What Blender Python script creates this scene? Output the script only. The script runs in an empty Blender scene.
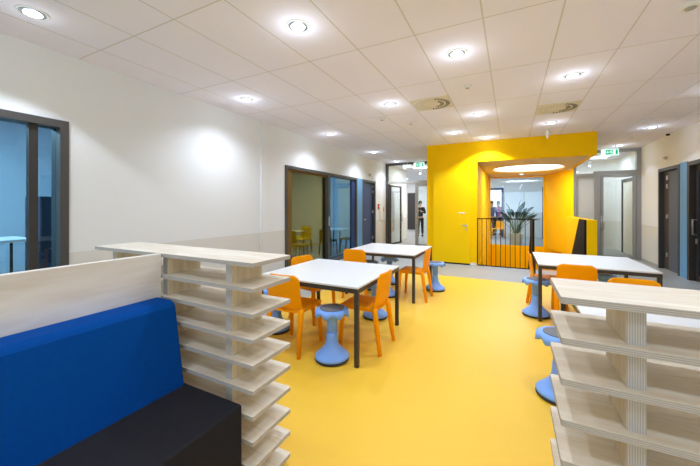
import bpy, bmesh, math, random
from mathutils import Vector, Matrix
random.seed(7)
sc = bpy.context.scene
COL = sc.collection
PI = math.pi

# ------------------------------------------------------------------ helpers
def lin(c):
    c /= 255.0
    return c / 12.92 if c <= 0.04045 else ((c + 0.055) / 1.055) ** 2.4
def rgb(r, g, b): return (lin(r), lin(g), lin(b), 1.0)

def N(nt, typ, **kw):
    n = nt.nodes.new(typ)
    for k, v in kw.items(): setattr(n, k, v)
    return n

def mat(name, col, rough=0.5, metal=0.0, noise=0.0, nscale=8.0, bump=0.0, bscale=60.0, stretch=(1, 1, 1), spec=0.5, sheen=0.0):
    m = bpy.data.materials.new(name); m.use_nodes = True
    nt = m.node_tree; b = nt.nodes['Principled BSDF']
    b.inputs['Base Color'].default_value = col
    b.inputs['Roughness'].default_value = rough
    b.inputs['Metallic'].default_value = metal
    b.inputs['Specular IOR Level'].default_value = spec
    if sheen: b.inputs['Sheen Weight'].default_value = sheen
    tc = N(nt, 'ShaderNodeTexCoord'); mp = N(nt, 'ShaderNodeMapping')
    mp.inputs['Scale'].default_value = stretch
    nt.links.new(tc.outputs['Object'], mp.inputs['Vector'])
    nz = N(nt, 'ShaderNodeTexNoise'); nz.inputs['Scale'].default_value = nscale; nz.inputs['Detail'].default_value = 4
    nt.links.new(mp.outputs[0], nz.inputs['Vector'])
    mx = N(nt, 'ShaderNodeMix', data_type='RGBA')
    mx.inputs[6].default_value = col
    k = 1 - noise
    mx.inputs[7].default_value = (col[0] * k, col[1] * k, col[2] * k, 1)
    nt.links.new(nz.outputs[0], mx.inputs[0])
    nt.links.new(mx.outputs[2], b.inputs['Base Color'])
    if bump:
        n2 = N(nt, 'ShaderNodeTexNoise'); n2.inputs['Scale'].default_value = bscale
        nt.links.new(tc.outputs['Object'], n2.inputs['Vector'])
        bp = N(nt, 'ShaderNodeBump'); bp.inputs['Strength'].default_value = bump; bp.inputs['Distance'].default_value = 0.002
        nt.links.new(n2.outputs[0], bp.inputs['Height']); nt.links.new(bp.outputs[0], b.inputs['Normal'])
    return m

def emis(name, col, s):
    m = bpy.data.materials.new(name); m.use_nodes = True
    nt = m.node_tree; nt.nodes.remove(nt.nodes['Principled BSDF'])
    e = N(nt, 'ShaderNodeEmission'); e.inputs[0].default_value = col; e.inputs[1].default_value = s
    nt.links.new(e.outputs[0], nt.nodes['Material Output'].inputs[0])
    return m

def glass(name, tint, refl=0.08):
    m = bpy.data.materials.new(name); m.use_nodes = True
    nt = m.node_tree; nt.nodes.remove(nt.nodes['Principled BSDF'])
    t = N(nt, 'ShaderNodeBsdfTransparent'); t.inputs[0].default_value = tint
    g = N(nt, 'ShaderNodeBsdfGlossy'); g.inputs['Roughness'].default_value = 0.02
    g.inputs[0].default_value = (0.9, 0.95, 1, 1)
    f = N(nt, 'ShaderNodeLayerWeight'); f.inputs[0].default_value = 0.25
    ad = N(nt, 'ShaderNodeMath', operation='MULTIPLY_ADD')
    ad.inputs[1].default_value = 0.35; ad.inputs[2].default_value = refl
    nt.links.new(f.outputs['Fresnel'], ad.inputs[0])
    x = N(nt, 'ShaderNodeMixShader')
    nt.links.new(ad.outputs[0], x.inputs[0]); nt.links.new(t.outputs[0], x.inputs[1]); nt.links.new(g.outputs[0], x.inputs[2])
    nt.links.new(x.outputs[0], nt.nodes['Material Output'].inputs[0])
    return m

class MB:
    def __init__(s): s.bm = bmesh.new()
    def box(s, x0, x1, y0, y1, z0, z1, mi=0, bev=0.0, seg=2):
        r = bmesh.ops.create_cube(s.bm, size=1.0)
        vs = r['verts']
        for v in vs:
            v.co = Vector(((x0 + x1) / 2 + v.co.x * (x1 - x0), (y0 + y1) / 2 + v.co.y * (y1 - y0), (z0 + z1) / 2 + v.co.z * (z1 - z0)))
        fs = set(f for v in vs for f in v.link_faces)
        for f in fs: f.material_index = mi
        if bev:
            es = list(set(e for v in vs for e in v.link_edges))
            bmesh.ops.bevel(s.bm, geom=es, offset=bev, segments=seg, affect='EDGES', profile=0.5)
        return s
    def prism(s, pts, axis, a, b, mi=0):
        # pts: 2D polygon in the plane normal to axis
        def P(u, v, t):
            return {'x': (t, u, v), 'y': (u, t, v), 'z': (u, v, t)}[axis]
        lo = [s.bm.verts.new(P(u, v, a)) for u, v in pts]; hi = [s.bm.verts.new(P(u, v, b)) for u, v in pts]
        n = len(pts); fs = [s.bm.faces.new(lo[::-1]), s.bm.faces.new(hi)]
        for i in range(n):
            fs.append(s.bm.faces.new((lo[i], lo[(i + 1) % n], hi[(i + 1) % n], hi[i])))
        for f in fs: f.material_index = mi
        return s
    def lathe(s, prof, seg=28, c=(0, 0, 0), mi=0, mod=None):
        rings = []
        for k, (r, z) in enumerate(prof):
            ring = []
            for i in range(seg):
                a = 2 * PI * i / seg
                rr, zz = (r, z) if mod is None else mod(k, a, r, z)
                ring.append(s.bm.verts.new((c[0] + rr * math.cos(a), c[1] + rr * math.sin(a), c[2] + zz)))
            rings.append(ring)
        for k in range(len(rings) - 1):
            for i in range(seg):
                j = (i + 1) % seg
                f = s.bm.faces.new((rings[k][i], rings[k][j], rings[k + 1][j], rings[k + 1][i])); f.material_index = mi; f.smooth = True
        for rg, fl in ((rings[0], True), (rings[-1], False)):
            f = s.bm.faces.new(rg[::-1] if fl else rg); f.material_index = mi
        return s
    def tube(s, pts, rad, seg=10, mi=0, sx=1.0):
        pts = [Vector(p) for p in pts]; rings = []
        for k, p in enumerate(pts):
            d = (pts[min(k + 1, len(pts) - 1)] - pts[max(k - 1, 0)]).normalized()
            up = Vector((0, 0, 1)) if abs(d.z) < 0.9 else Vector((0, 1, 0))
            u = d.cross(up).normalized(); w = d.cross(u)
            r = rad[k] if isinstance(rad, (list, tuple)) else rad
            rings.append([s.bm.verts.new(p + (u * math.cos(2 * PI * i / seg) * sx + w * math.sin(2 * PI * i / seg)) * r) for i in range(seg)])
        for k in range(len(rings) - 1):
            for i in range(seg):
                j = (i + 1) % seg
                f = s.bm.faces.new((rings[k][i], rings[k][j], rings[k + 1][j], rings[k + 1][i])); f.material_index = mi; f.smooth = True
        s.bm.faces.new(rings[0]).material_index = mi; s.bm.faces.new(rings[-1][::-1]).material_index = mi
        return s
    def build(s, name, mats, parent=None, loc=None, smooth_angle=None):
        bmesh.ops.recalc_face_normals(s.bm, faces=s.bm.faces)
        me = bpy.data.meshes.new(name); s.bm.to_mesh(me); s.bm.free()
        for m in (mats if isinstance(mats, (list, tuple)) else [mats]): me.materials.append(m)
        o = bpy.data.objects.new(name, me); COL.objects.link(o)
        if parent: o.parent = parent
        if loc: o.location = loc
        return o

def thing(name, label, cat, loc=(0, 0, 0), rotz=0, group=None):
    o = bpy.data.objects.new(name, None); COL.objects.link(o)
    o.empty_display_size = 0.1
    o.location = loc; o.rotation_euler = (0, 0, rotz)
    o['label'] = label; o['category'] = cat
    if group: o['group'] = group
    return o
def tag(o, label, cat, group=None, kind=None):
    o['label'] = label; o['category'] = cat
    if group: o['group'] = group
    if kind: o['kind'] = kind
    return o
def struct(o, label=None):
    o['kind'] = 'structure'
    if label: o['label'] = label
    return o
def dup(root, loc, rotz, label, group=None):
    r = root.copy(); COL.objects.link(r); r.location = loc; r.rotation_euler = (0, 0, rotz)
    r['label'] = label
    if group: r['group'] = group
    for ch in list(root.children):
        c = ch.copy(); COL.objects.link(c); c.parent = r
        for g in ch.children:
            d = g.copy(); COL.objects.link(d); d.parent = c
    return r
def relocate(o, dx, dy, dz=0):
    o.location = (dx, dy, dz)

# ------------------------------------------------------------------ materials
CEIL = 3.11
GX, GY = -0.812, 2.959

def mat_wall():
    m = mat('painted_wall', rgb(238, 232, 218), 0.75, noise=0.02, nscale=3, bump=0.05, bscale=120)
    nt = m.node_tree; b = nt.nodes['Principled BSDF']
    g = N(nt, 'ShaderNodeNewGeometry'); sp = N(nt, 'ShaderNodeSeparateXYZ')
    nt.links.new(g.outputs['Position'], sp.inputs[0])
    lt = N(nt, 'ShaderNodeMath', operation='LESS_THAN'); lt.inputs[1].default_value = 0.98
    nt.links.new(sp.outputs['Z'], lt.inputs[0])
    mx = N(nt, 'ShaderNodeMix', data_type='RGBA')
    mx.inputs[6].default_value = rgb(231, 234, 236); mx.inputs[7].default_value = rgb(218, 217, 212)
    nt.links.new(lt.outputs[0], mx.inputs[0]); nt.links.new(mx.outputs[2], b.inputs['Base Color'])
    return m
M_wall = mat_wall()

def mat_ceiling():
    m = mat('ceiling_tiles', rgb(245, 241, 252), 0.9, noise=0.03, nscale=40, bump=0.1, bscale=300)
    nt = m.node_tree; b = nt.nodes['Principled BSDF']
    g = N(nt, 'ShaderNodeNewGeometry'); sp = N(nt, 'ShaderNodeSeparateXYZ')
    nt.links.new(g.outputs['Position'], sp.inputs[0])
    def line(axis, off, step, w):
        a = N(nt, 'ShaderNodeMath', operation='ADD'); a.inputs[1].default_value = -off + 100 * step
        nt.links.new(sp.outputs[axis], a.inputs[0])
        d = N(nt, 'ShaderNodeMath', operation='DIVIDE'); d.inputs[1].default_value = step; nt.links.new(a.outputs[0], d.inputs[0])
        pp = N(nt, 'ShaderNodeMath', operation='PINGPONG'); pp.inputs[1].default_value = 0.5; nt.links.new(d.outputs[0], pp.inputs[0])
        # pingpong: 0 at integers
        l = N(nt, 'ShaderNodeMath', operation='LESS_THAN'); l.inputs[1].default_value = w / step / 2; nt.links.new(pp.outputs[0], l.inputs[0])
        return l
    l1 = line('X', GX, 0.6, 0.013); l2 = line('Y', GY, 1.2, 0.013)
    mm = N(nt, 'ShaderNodeMath', operation='MAXIMUM'); nt.links.new(l1.outputs[0], mm.inputs[0]); nt.links.new(l2.outputs[0], mm.inputs[1])
    mx = N(nt, 'ShaderNodeMix', data_type='RGBA')
    prev = b.inputs['Base Color'].links[0].from_socket
    nt.links.new(prev, mx.inputs[6]); mx.inputs[7].default_value = rgb(212, 208, 202)
    nt.links.new(mm.outputs[0], mx.inputs[0]); nt.links.new(mx.outputs[2], b.inputs['Base Color'])
    return m
M_ceil = mat_ceiling()

def mat_ply(name, c1, c2, axis='x', s=1.0):
    m = bpy.data.materials.new(name); m.use_nodes = True
    nt = m.node_tree; b = nt.nodes['Principled BSDF']; b.inputs['Roughness'].default_value = 0.55
    tc = N(nt, 'ShaderNodeTexCoord'); mp = N(nt, 'ShaderNodeMapping')
    mp.inputs['Scale'].default_value = {'x': (0.6 * s, 5 * s, 5 * s), 'y': (5 * s, 0.6 * s, 5 * s), 'z': (5 * s, 5 * s, 0.6 * s)}[axis]
    nt.links.new(tc.outputs['Object'], mp.inputs['Vector'])
    nz = N(nt, 'ShaderNodeTexNoise'); nz.inputs['Scale'].default_value = 1.6; nz.inputs['Detail'].default_value = 3; nz.inputs['Distortion'].default_value = 0.8
    nt.links.new(mp.outputs[0], nz.inputs['Vector'])
    wv = N(nt, 'ShaderNodeMath', operation='MULTIPLY'); wv.inputs[1].default_value = 6.0; nt.links.new(nz.outputs[0], wv.inputs[0])
    pp = N(nt, 'ShaderNodeMath', operation='PINGPONG'); pp.inputs[1].default_value = 1.0; nt.links.new(wv.outputs[0], pp.inputs[0])
    n2 = N(nt, 'ShaderNodeTexNoise'); n2.inputs['Scale'].default_value = 14; n2.inputs['Detail'].default_value = 5
    nt.links.new(mp.outputs[0], n2.inputs['Vector'])
    av = N(nt, 'ShaderNodeMath', operation='MULTIPLY'); nt.links.new(pp.outputs[0], av.inputs[0]); nt.links.new(n2.outputs[0], av.inputs[1])
    mx = N(nt, 'ShaderNodeMix', data_type='RGBA'); mx.inputs[6].default_value = c1; mx.inputs[7].default_value = c2
    nt.links.new(av.outputs[0], mx.inputs[0]); nt.links.new(mx.outputs[2], b.inputs['Base Color'])
    return m
M_ply = mat_ply('birch_plywood_face', rgb(231, 226, 214), rgb(202, 184, 156))
M_ply_panel = mat_ply('pine_plywood_panel', rgb(238, 234, 228), rgb(202, 190, 174), 'y', 0.55)
M_ply_up = mat_ply('birch_plywood_upright', rgb(232, 217, 188), rgb(198, 172, 130), 'z')

def mat_edge(axis):
    m = bpy.data.materials.new('plywood_edge_' + axis); m.use_nodes = True
    nt = m.node_tree; b = nt.nodes['Principled BSDF']; b.inputs['Roughness'].default_value = 0.6
    tc = N(nt, 'ShaderNodeTexCoord'); sp = N(nt, 'ShaderNodeSeparateXYZ'); nt.links.new(tc.outputs['Object'], sp.inputs[0])
    mu = N(nt, 'ShaderNodeMath', operation='MULTIPLY'); mu.inputs[1].default_value = 2 * PI / 0.006
    nt.links.new(sp.outputs[axis], mu.inputs[0])
    si = N(nt, 'ShaderNodeMath', operation='SINE'); nt.links.new(mu.outputs[0], si.inputs[0])
    ad = N(nt, 'ShaderNodeMath', operation='MULTIPLY_ADD'); ad.inputs[1].default_value = 0.5; ad.inputs[2].default_value = 0.5; nt.links.new(si.outputs[0], ad.inputs[0])
    mx = N(nt, 'ShaderNodeMix', data_type='RGBA'); mx.inputs[6].default_value = rgb(192, 187, 181); mx.inputs[7].default_value = rgb(158, 153, 149)
    nt.links.new(ad.outputs[0], mx.inputs[0]); nt.links.new(mx.outputs[2], b.inputs['Base Color'])
    return m
M_edge_z = mat_edge('Z'); M_edge_x = mat_edge('X')

M_yfloor = mat('yellow_vinyl', rgb(236, 190, 58), 0.45, noise=0.05, nscale=2.0, bump=0.02, bscale=200, spec=0.4)
M_gfloor = mat('grey_vinyl', rgb(160, 160, 158), 0.35, noise=0.06, nscale=3.0)
M_yellow = mat('yellow_paint', rgb(255, 201, 0), 0.6, noise=0.02, nscale=2, spec=0.08)
M_ydoor = mat('yellow_door_paint', rgb(255, 208, 0), 0.5, noise=0.02, nscale=2, spec=0.15)
M_orange = mat('orange_plastic', rgb(255, 164, 0), 0.5, noise=0.03, nscale=5, spec=0.12, bump=0.05, bscale=150)
M_bluestool = mat('light_blue_plastic', rgb(130, 176, 252), 0.5, spec=0.3, noise=0.05, nscale=8, bump=0.05, bscale=200)
M_rubber = mat('dark_rubber', rgb(48, 50, 60), 0.8, noise=0.1)
M_pad = mat('grey_seat_pad', rgb(118, 120, 128), 0.75, noise=0.12, nscale=30, bump=0.2)
M_white = mat('white_laminate', rgb(222, 224, 226), 0.32, noise=0.01, nscale=6)
M_tmetal = mat('anthracite_metal', rgb(66, 61, 56), 0.45, 0.3, noise=0.05)
M_frame = mat('dark_grey_frame', rgb(78, 76, 74), 0.5, 0.2, noise=0.05)
M_frame_d = mat('charcoal_frame', rgb(60, 56, 54), 0.5, 0.2, noise=0.05)
M_ochre = mat('ochre_stile', rgb(112, 82, 24), 0.5, noise=0.05)
M_steel = mat('grey_steel_frame', rgb(178, 176, 168), 0.5, 0.2, noise=0.04)
M_steel2 = mat('blue_grey_frame', rgb(158, 160, 162), 0.5, 0.2, noise=0.04)
M_chrome = mat('brushed_steel', rgb(205, 205, 205), 0.3, 0.9, noise=0.03)
M_bpanel = mat('blue_panel', rgb(108, 162, 208), 0.5, noise=0.03)
M_ddoor = mat('dark_blue_door', rgb(46, 70, 118), 0.5, noise=0.04)
M_ddoor2 = mat('slate_door', rgb(86, 94, 108), 0.5, noise=0.04)
M_blue = mat('blue_fabric', rgb(0, 74, 158), 0.9, noise=0.18, nscale=60, bump=0.25, bscale=400, spec=0.1)
M_char = mat('charcoal_fabric', rgb(42, 42, 48), 0.95, noise=0.25, nscale=40, bump=0.3, bscale=350, spec=0.12)
M_black = mat('black_steel', rgb(26, 18, 16), 0.8, 0.0, noise=0.05, spec=0.2)
M_roomwall = mat('cool_daylight_wall', rgb(196, 210, 222), 0.8, noise=0.03)  # cool daylight of the side rooms put into the wall colour
M_white_p = mat('white_plastic', rgb(236, 236, 232), 0.5, noise=0.02)
M_soffit = mat('soffit_board', rgb(226, 208, 176), 0.8, noise=0.02)
M_darkroom = mat('dark_blue_furniture', rgb(26, 36, 60), 0.6, noise=0.1)
M_must = mat('mustard_plastic', rgb(190, 160, 22), 0.5, noise=0.04)
M_bchair = mat('black_plastic', rgb(22, 24, 34), 0.5, noise=0.04)
M_red = mat('red_plastic', rgb(214, 40, 36), 0.4, noise=0.03)
M_green = emis('exit_green', rgb(0, 168, 118), 1.0)
M_exitw = emis('exit_white', rgb(225, 255, 245), 1.1)
M_lens = emis('lamp_lens', (0.95, 0.98, 1.0, 1), 9.0)
M_sky = emis('luminous_disc', (1.0, 0.99, 0.96, 1), 4.0)
M_refl = mat('lamp_reflector', rgb(200, 208, 222), 0.25, 0.85, noise=0.1, nscale=40)
M_glass = glass('clear_glass', (0.92, 0.96, 0.97, 1), 0.04)
M_gblue = glass('cool_daylight_glass', (0.46, 0.62, 0.68, 1), 0.03)  # blue tint on clear panes stands in for cool daylight behind them
M_golive = glass('olive_tinted_glass', (0.58, 0.54, 0.36, 1), 0.03)
M_frost = mat('frosted_glass', rgb(206, 210, 210), 0.35, noise=0.05)
M_leaf = mat('dark_green_leaf', rgb(30, 66, 50), 0.5, noise=0.35, nscale=12)
M_stem = mat('green_stem', rgb(96, 124, 62), 0.5, noise=0.2)
M_pot = mat('cream_pot', rgb(240, 222, 200), 0.6, noise=0.05)
M_soil = mat('dark_soil', rgb(60, 46, 34), 0.9, noise=0.3, nscale=40)
M_vent = mat('vent_white', rgb(226, 218, 196), 0.7, noise=0.02)
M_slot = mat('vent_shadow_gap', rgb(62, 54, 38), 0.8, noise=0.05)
M_slot2 = mat('vent_slot_pale', rgb(214, 206, 184), 0.8, noise=0.03)  # pale copy of the slot colour, for slots whose shade is out of view

def emp(name, kind='structure', loc=(0, 0, 0)):
    o = bpy.data.objects.new(name, None); COL.objects.link(o); o['kind'] = kind; o.location = loc; o.empty_display_size = .1
    return o
# ------------------------------------------------------------------ floor / ceiling
HX0, HX1, HY0, HY1 = -0.75, 1.49, 8.6, 13.5        # stair opening
b = MB()
Z0 = -0.25
YX0, YX1, YY1, YB = -2.95, 2.25, 6.95, -4.0
b.box(YX0, YX1, YB, YY1, Z0, 0, 1)
b.box(-8.6, YX0, YB, YY1, Z0, 0, 0)
b.box(YX1, 6.4, YB, YY1, Z0, 0, 0)
b.box(-8.6, HX0, YY1, 20.2, Z0, 0, 0)
b.box(HX0, HX1, YY1, HY0, Z0, 0, 0)
b.box(HX1, 6.4, YY1, 20.2, Z0, 0, 0)
b.box(HX0, HX1, HY1, 20.2, Z0, 0, 0)
struct(b.build('floor', [M_gfloor, M_yfloor]))
b = MB(); b.box(-8.6, 6.4, YB, 20.2, CEIL, CEIL + 0.15)
struct(b.build('ceiling', M_ceil))

# ------------------------------------------------------------------ walls
LX, RX = -4.26, 3.22
b = MB()
W = 0.16
b.box(LX - W, LX, YB, -1.6, 0, CEIL)
b.box(LX - W, LX, -1.6, 1.66, 2.39, CEIL)
b.box(LX - W, LX, 1.66, 5.34, 0, CEIL)
b.box(LX - W, LX, 5.34, 10.33, 2.36, CEIL)
b.box(LX - W, LX, 10.33, 14.1, 0, CEIL)
struct(b.build('wall_left', M_wall))
b = MB(); b.box(LX, LX + 0.035, 4.60, 4.76, 0, CEIL); struct(b.build('wall_left_pilaster', M_wall))
b = MB()
b.box(RX, RX + W, YB, 4.0, 0, CEIL)
b.box(RX, RX + W, 4.0, 8.80, 2.38, CEIL)
b.box(RX, RX + W, 8.84, 9.14, 2.40, CEIL)
b.box(RX, RX + W, 8.80, 8.84, 2.38, CEIL)
b.box(RX, RX + W, 9.14, 10.22, 2.38, CEIL)
b.box(RX, RX + W, 10.22, 11.4, 0, CEIL)
struct(b.build('wall_right', M_wall))
b = MB(); b.box(LX - W, RX + W, YB - W, YB, 0, 0.85); b.box(LX - W, RX + W, YB - W, YB, 2.85, CEIL)
b.box(LX - W, -3.6, YB - W, YB, 0.85, 2.85); b.box(2.6, RX + W, YB - W, YB, 0.85, 2.85); struct(b.build('wall_back', M_wall))
w9 = emp('window_added')  # unseen window added behind the camera to let in fill light
b = MB()
for k in range(5):
    x = -3.6 + 6.2 * k / 4; b.box(max(-3.6, x - 0.04), min(2.6, x + 0.04), YB - 0.10, YB - 0.03, 0.85, 2.85)
b.box(-3.6, 2.6, YB - 0.10, YB - 0.03, 0.85, 0.92); b.box(-3.6, 2.6, YB - 0.10, YB - 0.03, 2.78, 2.85)
b.build('window_frame', M_frame, w9)
b = MB(); b.box(-3.6, 2.6, YB - 0.07, YB - 0.06, 0.92, 2.78); b.build('window_pane', M_glass, w9)
# corridor beyond the right partition with rounded corner
b = MB()
pts = [(3.27, 11.44), (3.27, 13.55)] + [(2.67 + 0.6 * math.cos(a), 13.55 + 0.6 * math.sin(a)) for a in [PI / 2 * k / 10 for k in range(1, 11)]] + [(1.80, 14.15)]
out = [(3.47, 11.44), (3.47, 13.6)] + [(2.67 + 0.8 * math.cos(a), 13.55 + 0.8 * math.sin(a)) for a in [PI / 2 * k / 10 for k in range(1, 11)]] + [(1.80, 14.35)]
for k in range(len(pts) - 1):
    b.prism([pts[k], pts[k + 1], out[k + 1], out[k]], 'z', 0, CEIL)
struct(b.build('wall_corridor_curved', M_wall))
# hall behind the stairwell
b = MB()
b.box(-3.2, -1.42, 17, 17.12, 0, CEIL); b.box(-1.42, -0.30, 17, 17.12, 2.38, CEIL); b.box(-0.30, 1.30, 17, 17.12, 0, CEIL)
b.box(1.30, 1.60, 17, 17.12, 2.38, CEIL); b.box(1.60, 4.2, 17, 17.12, 0, CEIL)
struct(b.build('wall_hall', M_wall))
b = MB(); b.box(-8.6, 4.2, 20, 20.15, 0, CEIL); b.box(-8.7, -8.6, 14.1, 20, 0, CEIL); b.box(-8.6, LX - W, 14.0, 14.1, 0, CEIL); b.box(4.2, 4.3, 14.15, 20, 0, CEIL); b.box(3.3, 4.3, 14.1, 14.2, 0, CEIL)
struct(b.build('wall_far', M_wall))
# side rooms on the left
b = MB()
b.box(-8.5, -8.4, YB, 10.9, 0, CEIL); b.box(-8.4, LX - W, 10.8, 10.9, 0, CEIL); b.box(-8.4, LX - W, 4.6, 4.7, 0, CEIL); b.box(-8.4, LX - W, YB, YB + 0.1, 0, CEIL)
struct(b.build('wall_side_rooms', M_roomwall))
# side room on the right
b = MB()
b.box(6.2, 6.3, 3.9, 10.9, 0, CEIL); b.box(RX + W, 6.2, 10.8, 10.9, 0, CEIL); b.box(RX + W, 6.2, 3.9, 4.0, 0, CEIL)
struct(b.build('wall_room_right', M_roomwall))
# skirting
b = MB(); b.box(LX, LX + 0.012, 1.66, 4.6, 0, 0.06); b.box(LX, LX + 0.012, 4.76, 5.34, 0, 0.06); b.box(LX, LX + 0.012, 10.33, 11.36, 0, 0.06)
struct(b.build('baseboard_left', M_steel))
b = MB(); b.box(RX - 0.012, RX, 10.22, 11.36, 0, 0.06); b.box(RX - 0.012, RX, YB, 4.0, 0, 0.06)
struct(b.build('baseboard_right', M_steel))

# ------------------------------------------------------------------ glazed openings, left wall
def frame_x(b, X, t, y0, y1, z0, z1, w, wz=None, bottom=True):
    """rectangular frame in the plane x = X, thickness t (towards -x when negative)"""
    wz = wz or w
    xa, xb = sorted((X, X + t))
    b.box(xa, xb, y0, y0 + w, z0, z1); b.box(xa, xb, y1 - w, y1, z0, z1)
    b.box(xa, xb, y0 + w, y1 - w, z1 - wz, z1)
    if bottom: b.box(xa, xb, y0 + w, y1 - w, z0, z0 + wz)
# near window
w1 = emp('window_1')
b = MB(); frame_x(b, LX + 0.03, -0.2, -1.6, 1.66, 0.0, 2.39, 0.075); b.build('window_frame', M_frame, w1)
b = MB(); b.box(LX - 0.09, LX - 0.03, 1.36, 1.43, 0.075, 2.315); b.box(LX - 0.09, LX - 0.03, -0.10, -0.03, 0.075, 2.315); b.build('window_mullion', M_frame_d, w1)
b = MB(); b.box(LX - 0.062, LX - 0.052, -1.525, 1.36, 0.075, 2.315); b.build('window_pane', M_gblue, w1)
b = MB(); b.box(LX - 0.072, LX - 0.062, 1.43, 1.585, 0.075, 2.315); b.build('window_pane', M_gblue, w1)
# big sliding glazing + blue panel + door
w2 = emp('window_2')
b = MB(); frame_x(b, LX + 0.03, -0.2, 5.34, 8.84, 0.0, 2.36, 0.07); b.box(LX - 0.15, LX + 0.03, 7.06, 7.18, 0.07, 2.29); b.build('window_frame', M_frame, w2)
b = MB(); b.box(LX - 0.08, LX - 0.02, 5.42, 5.60, 0.07, 2.29); b.box(LX - 0.08, LX - 0.02, 5.60, 7.05, 2.24, 2.29); b.build('window_stile', M_ochre, w2)
b = MB(); b.box(LX - 0.055, LX - 0.045, 5.60, 7.06, 0.07, 2.24); b.build('window_pane', M_golive, w2)
b = MB(); b.box(LX - 0.055, LX - 0.045, 7.18, 8.55, 0.07, 2.29); b.build('window_pane', M_gblue, w2)
b = MB(); b.box(LX - 0.09, LX - 0.02, 8.55, 8.77, 0.07, 2.29); b.build('window_post', M_ddoor, w2)
b = MB(); b.box(LX + 0.03, LX + 0.05, 7.09, 7.13, 0.98, 1.22, bev=0.006); h = b.build('window_handle', M_chrome, w2)
b = MB(); b.box(LX - 0.10, LX + 0.02, 8.84, 9.24, 0, 2.36); struct(b.build('trim_1', M_bpanel), 'light blue upright panel between glazing and dark door')
d1 = emp('door_1')
b = MB(); frame_x(b, LX + 0.03, -0.2, 9.24, 10.33, 0, 2.36, 0.07, bottom=False); b.build('door_frame', M_frame, d1)
b = MB(); b.box(LX - 0.10, LX - 0.05, 9.32, 10.25, 0.01, 2.28); dl = b.build('door_leaf', M_ddoor, d1)
for z in (0.35, 1.25, 1.95, 2.12):
    b = MB(); b.box(LX - 0.05, LX - 0.02, 10.17, 10.25, z, z + 0.10, bev=0.004); b.build('door_hinge', M_chrome, dl)
b = MB(); b.tube([(LX - 0.05, 9.42, 1.05), (LX + 0.0, 9.42, 1.05), (LX + 0.0, 9.54, 1.05)], 0.011); b.build('door_handle', M_chrome, dl)

# right wall: dark door, blue panel, glazed door
d2 = emp('door_2')
b = MB(); frame_x(b, RX - 0.03, 0.2, 9.14, 10.22, 0, 2.38, 0.07, bottom=False); b.build('door_frame', M_frame, d2)
a0 = Vector((RX + 0.17, 9.95)); 
b = MB(); b.box(RX + 0.05, RX + 0.10, 9.22, 9.86, 0.01, 2.30); dl = b.build('door_leaf', M_ddoor2, d2)
b = MB(); b.box(RX + 0.05, RX + 0.10, 9.86, 9.885, 0.01, 2.30); b.build('door_edge', mat('reddish_brown_edge', rgb(120, 62, 44), 0.5, noise=0.05), dl)
b = MB(); b.box(RX + 0.06, RX + 0.11, 9.89, 10.15, 0.01, 2.31); b.build('door_jamb', M_frame, d2)
for z in (0.3, 1.2, 1.9, 2.1):
    b = MB(); b.box(RX + 0.03, RX + 0.06, 9.90, 9.96, z, z + 0.10, bev=0.004); b.build('door_hinge', M_chrome, dl)
b = MB(); b.box(RX - 0.02, RX + 0.10, 8.84, 9.14, 0, 2.40); struct(b.build('trim_2', M_bpanel), 'light blue upright panel between two dark doors')
d3 = emp('door_3')
b = MB(); frame_x(b, RX - 0.03, 0.2, 7.60, 8.80, 0, 2.38, 0.08, bottom=False); b.build('door_frame', M_frame_d, d3)
b = MB(); frame_x(b, RX + 0.06, 0.05, 7.69, 8.71, 0.01, 2.29, 0.10); dl = b.build('door_leaf', M_frame_d, d3)
b = MB(); b.box(RX + 0.08, RX + 0.09, 7.79, 8.61, 0.11, 2.19); b.build('door_pane', M_gblue, dl)
b = MB(); b.tube([(RX + 0.06, 8.66, 1.22), (RX + 0.0, 8.66, 1.22), (RX + 0.0, 8.66, 0.92), (RX + 0.06, 8.66, 0.92)], 0.014); b.build('door_handle', M_chrome, dl)
b = MB(); b.box(RX + 0.045, RX + 0.06, 8.63, 8.69, 0.74, 0.84, bev=0.004); b.build('door_lock', M_chrome, dl)
w4 = emp('window_4')
b = MB(); frame_x(b, RX - 0.03, 0.2, 4.0, 7.60, 0, 2.38, 0.08); b.build('window_frame', M_frame, w4)
b = MB(); b.box(RX + 0.08, RX + 0.09, 4.08, 7.52, 0.08, 2.30); b.build('window_pane', M_gblue, w4)

# ------------------------------------------------------------------ glazed partitions across the far end
def fr_y(b, Y, t, x0, x1, z0, z1, w, wz=None, bottom=True):
    wz = wz or w
    b.box(x0, x0 + w, Y, Y + t, z0, z1); b.box(x1 - w, x1, Y, Y + t, z0, z1)
    b.box(x0 + w, x1 - w, Y, Y + t, z1 - wz, z1)
    if bottom: b.box(x0 + w, x1 - w, Y, Y + t, z0, z0 + wz)
FY = 11.40
w5 = emp('window_5')
b = MB()
b.box(LX, LX + 0.09, FY, FY + 0.12, 0, CEIL); b.box(-2.12, -2.02, FY, FY + 0.12, 0, CEIL)
b.box(LX + 0.09, -2.12, FY, FY + 0.12, 3.03, CEIL)
b.build('window_frame', M_frame, w5)
b = MB(); b.box(LX + 0.09, -2.12, FY + 0.01, FY + 0.11, 2.33, 2.43); b.build('window_transom', M_steel, w5)
b = MB(); b.box(LX + 0.09, -2.12, FY + 0.05, FY + 0.06, 2.43, 3.03); b.build('window_pane', M_glass, w5)
d4 = emp('door_4')
b = MB(); b.box(LX + 0.09, LX + 0.15, FY + 0.01, FY + 0.10, 0, 2.33); b.build('door_frame', M_frame_d, d4)
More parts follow.
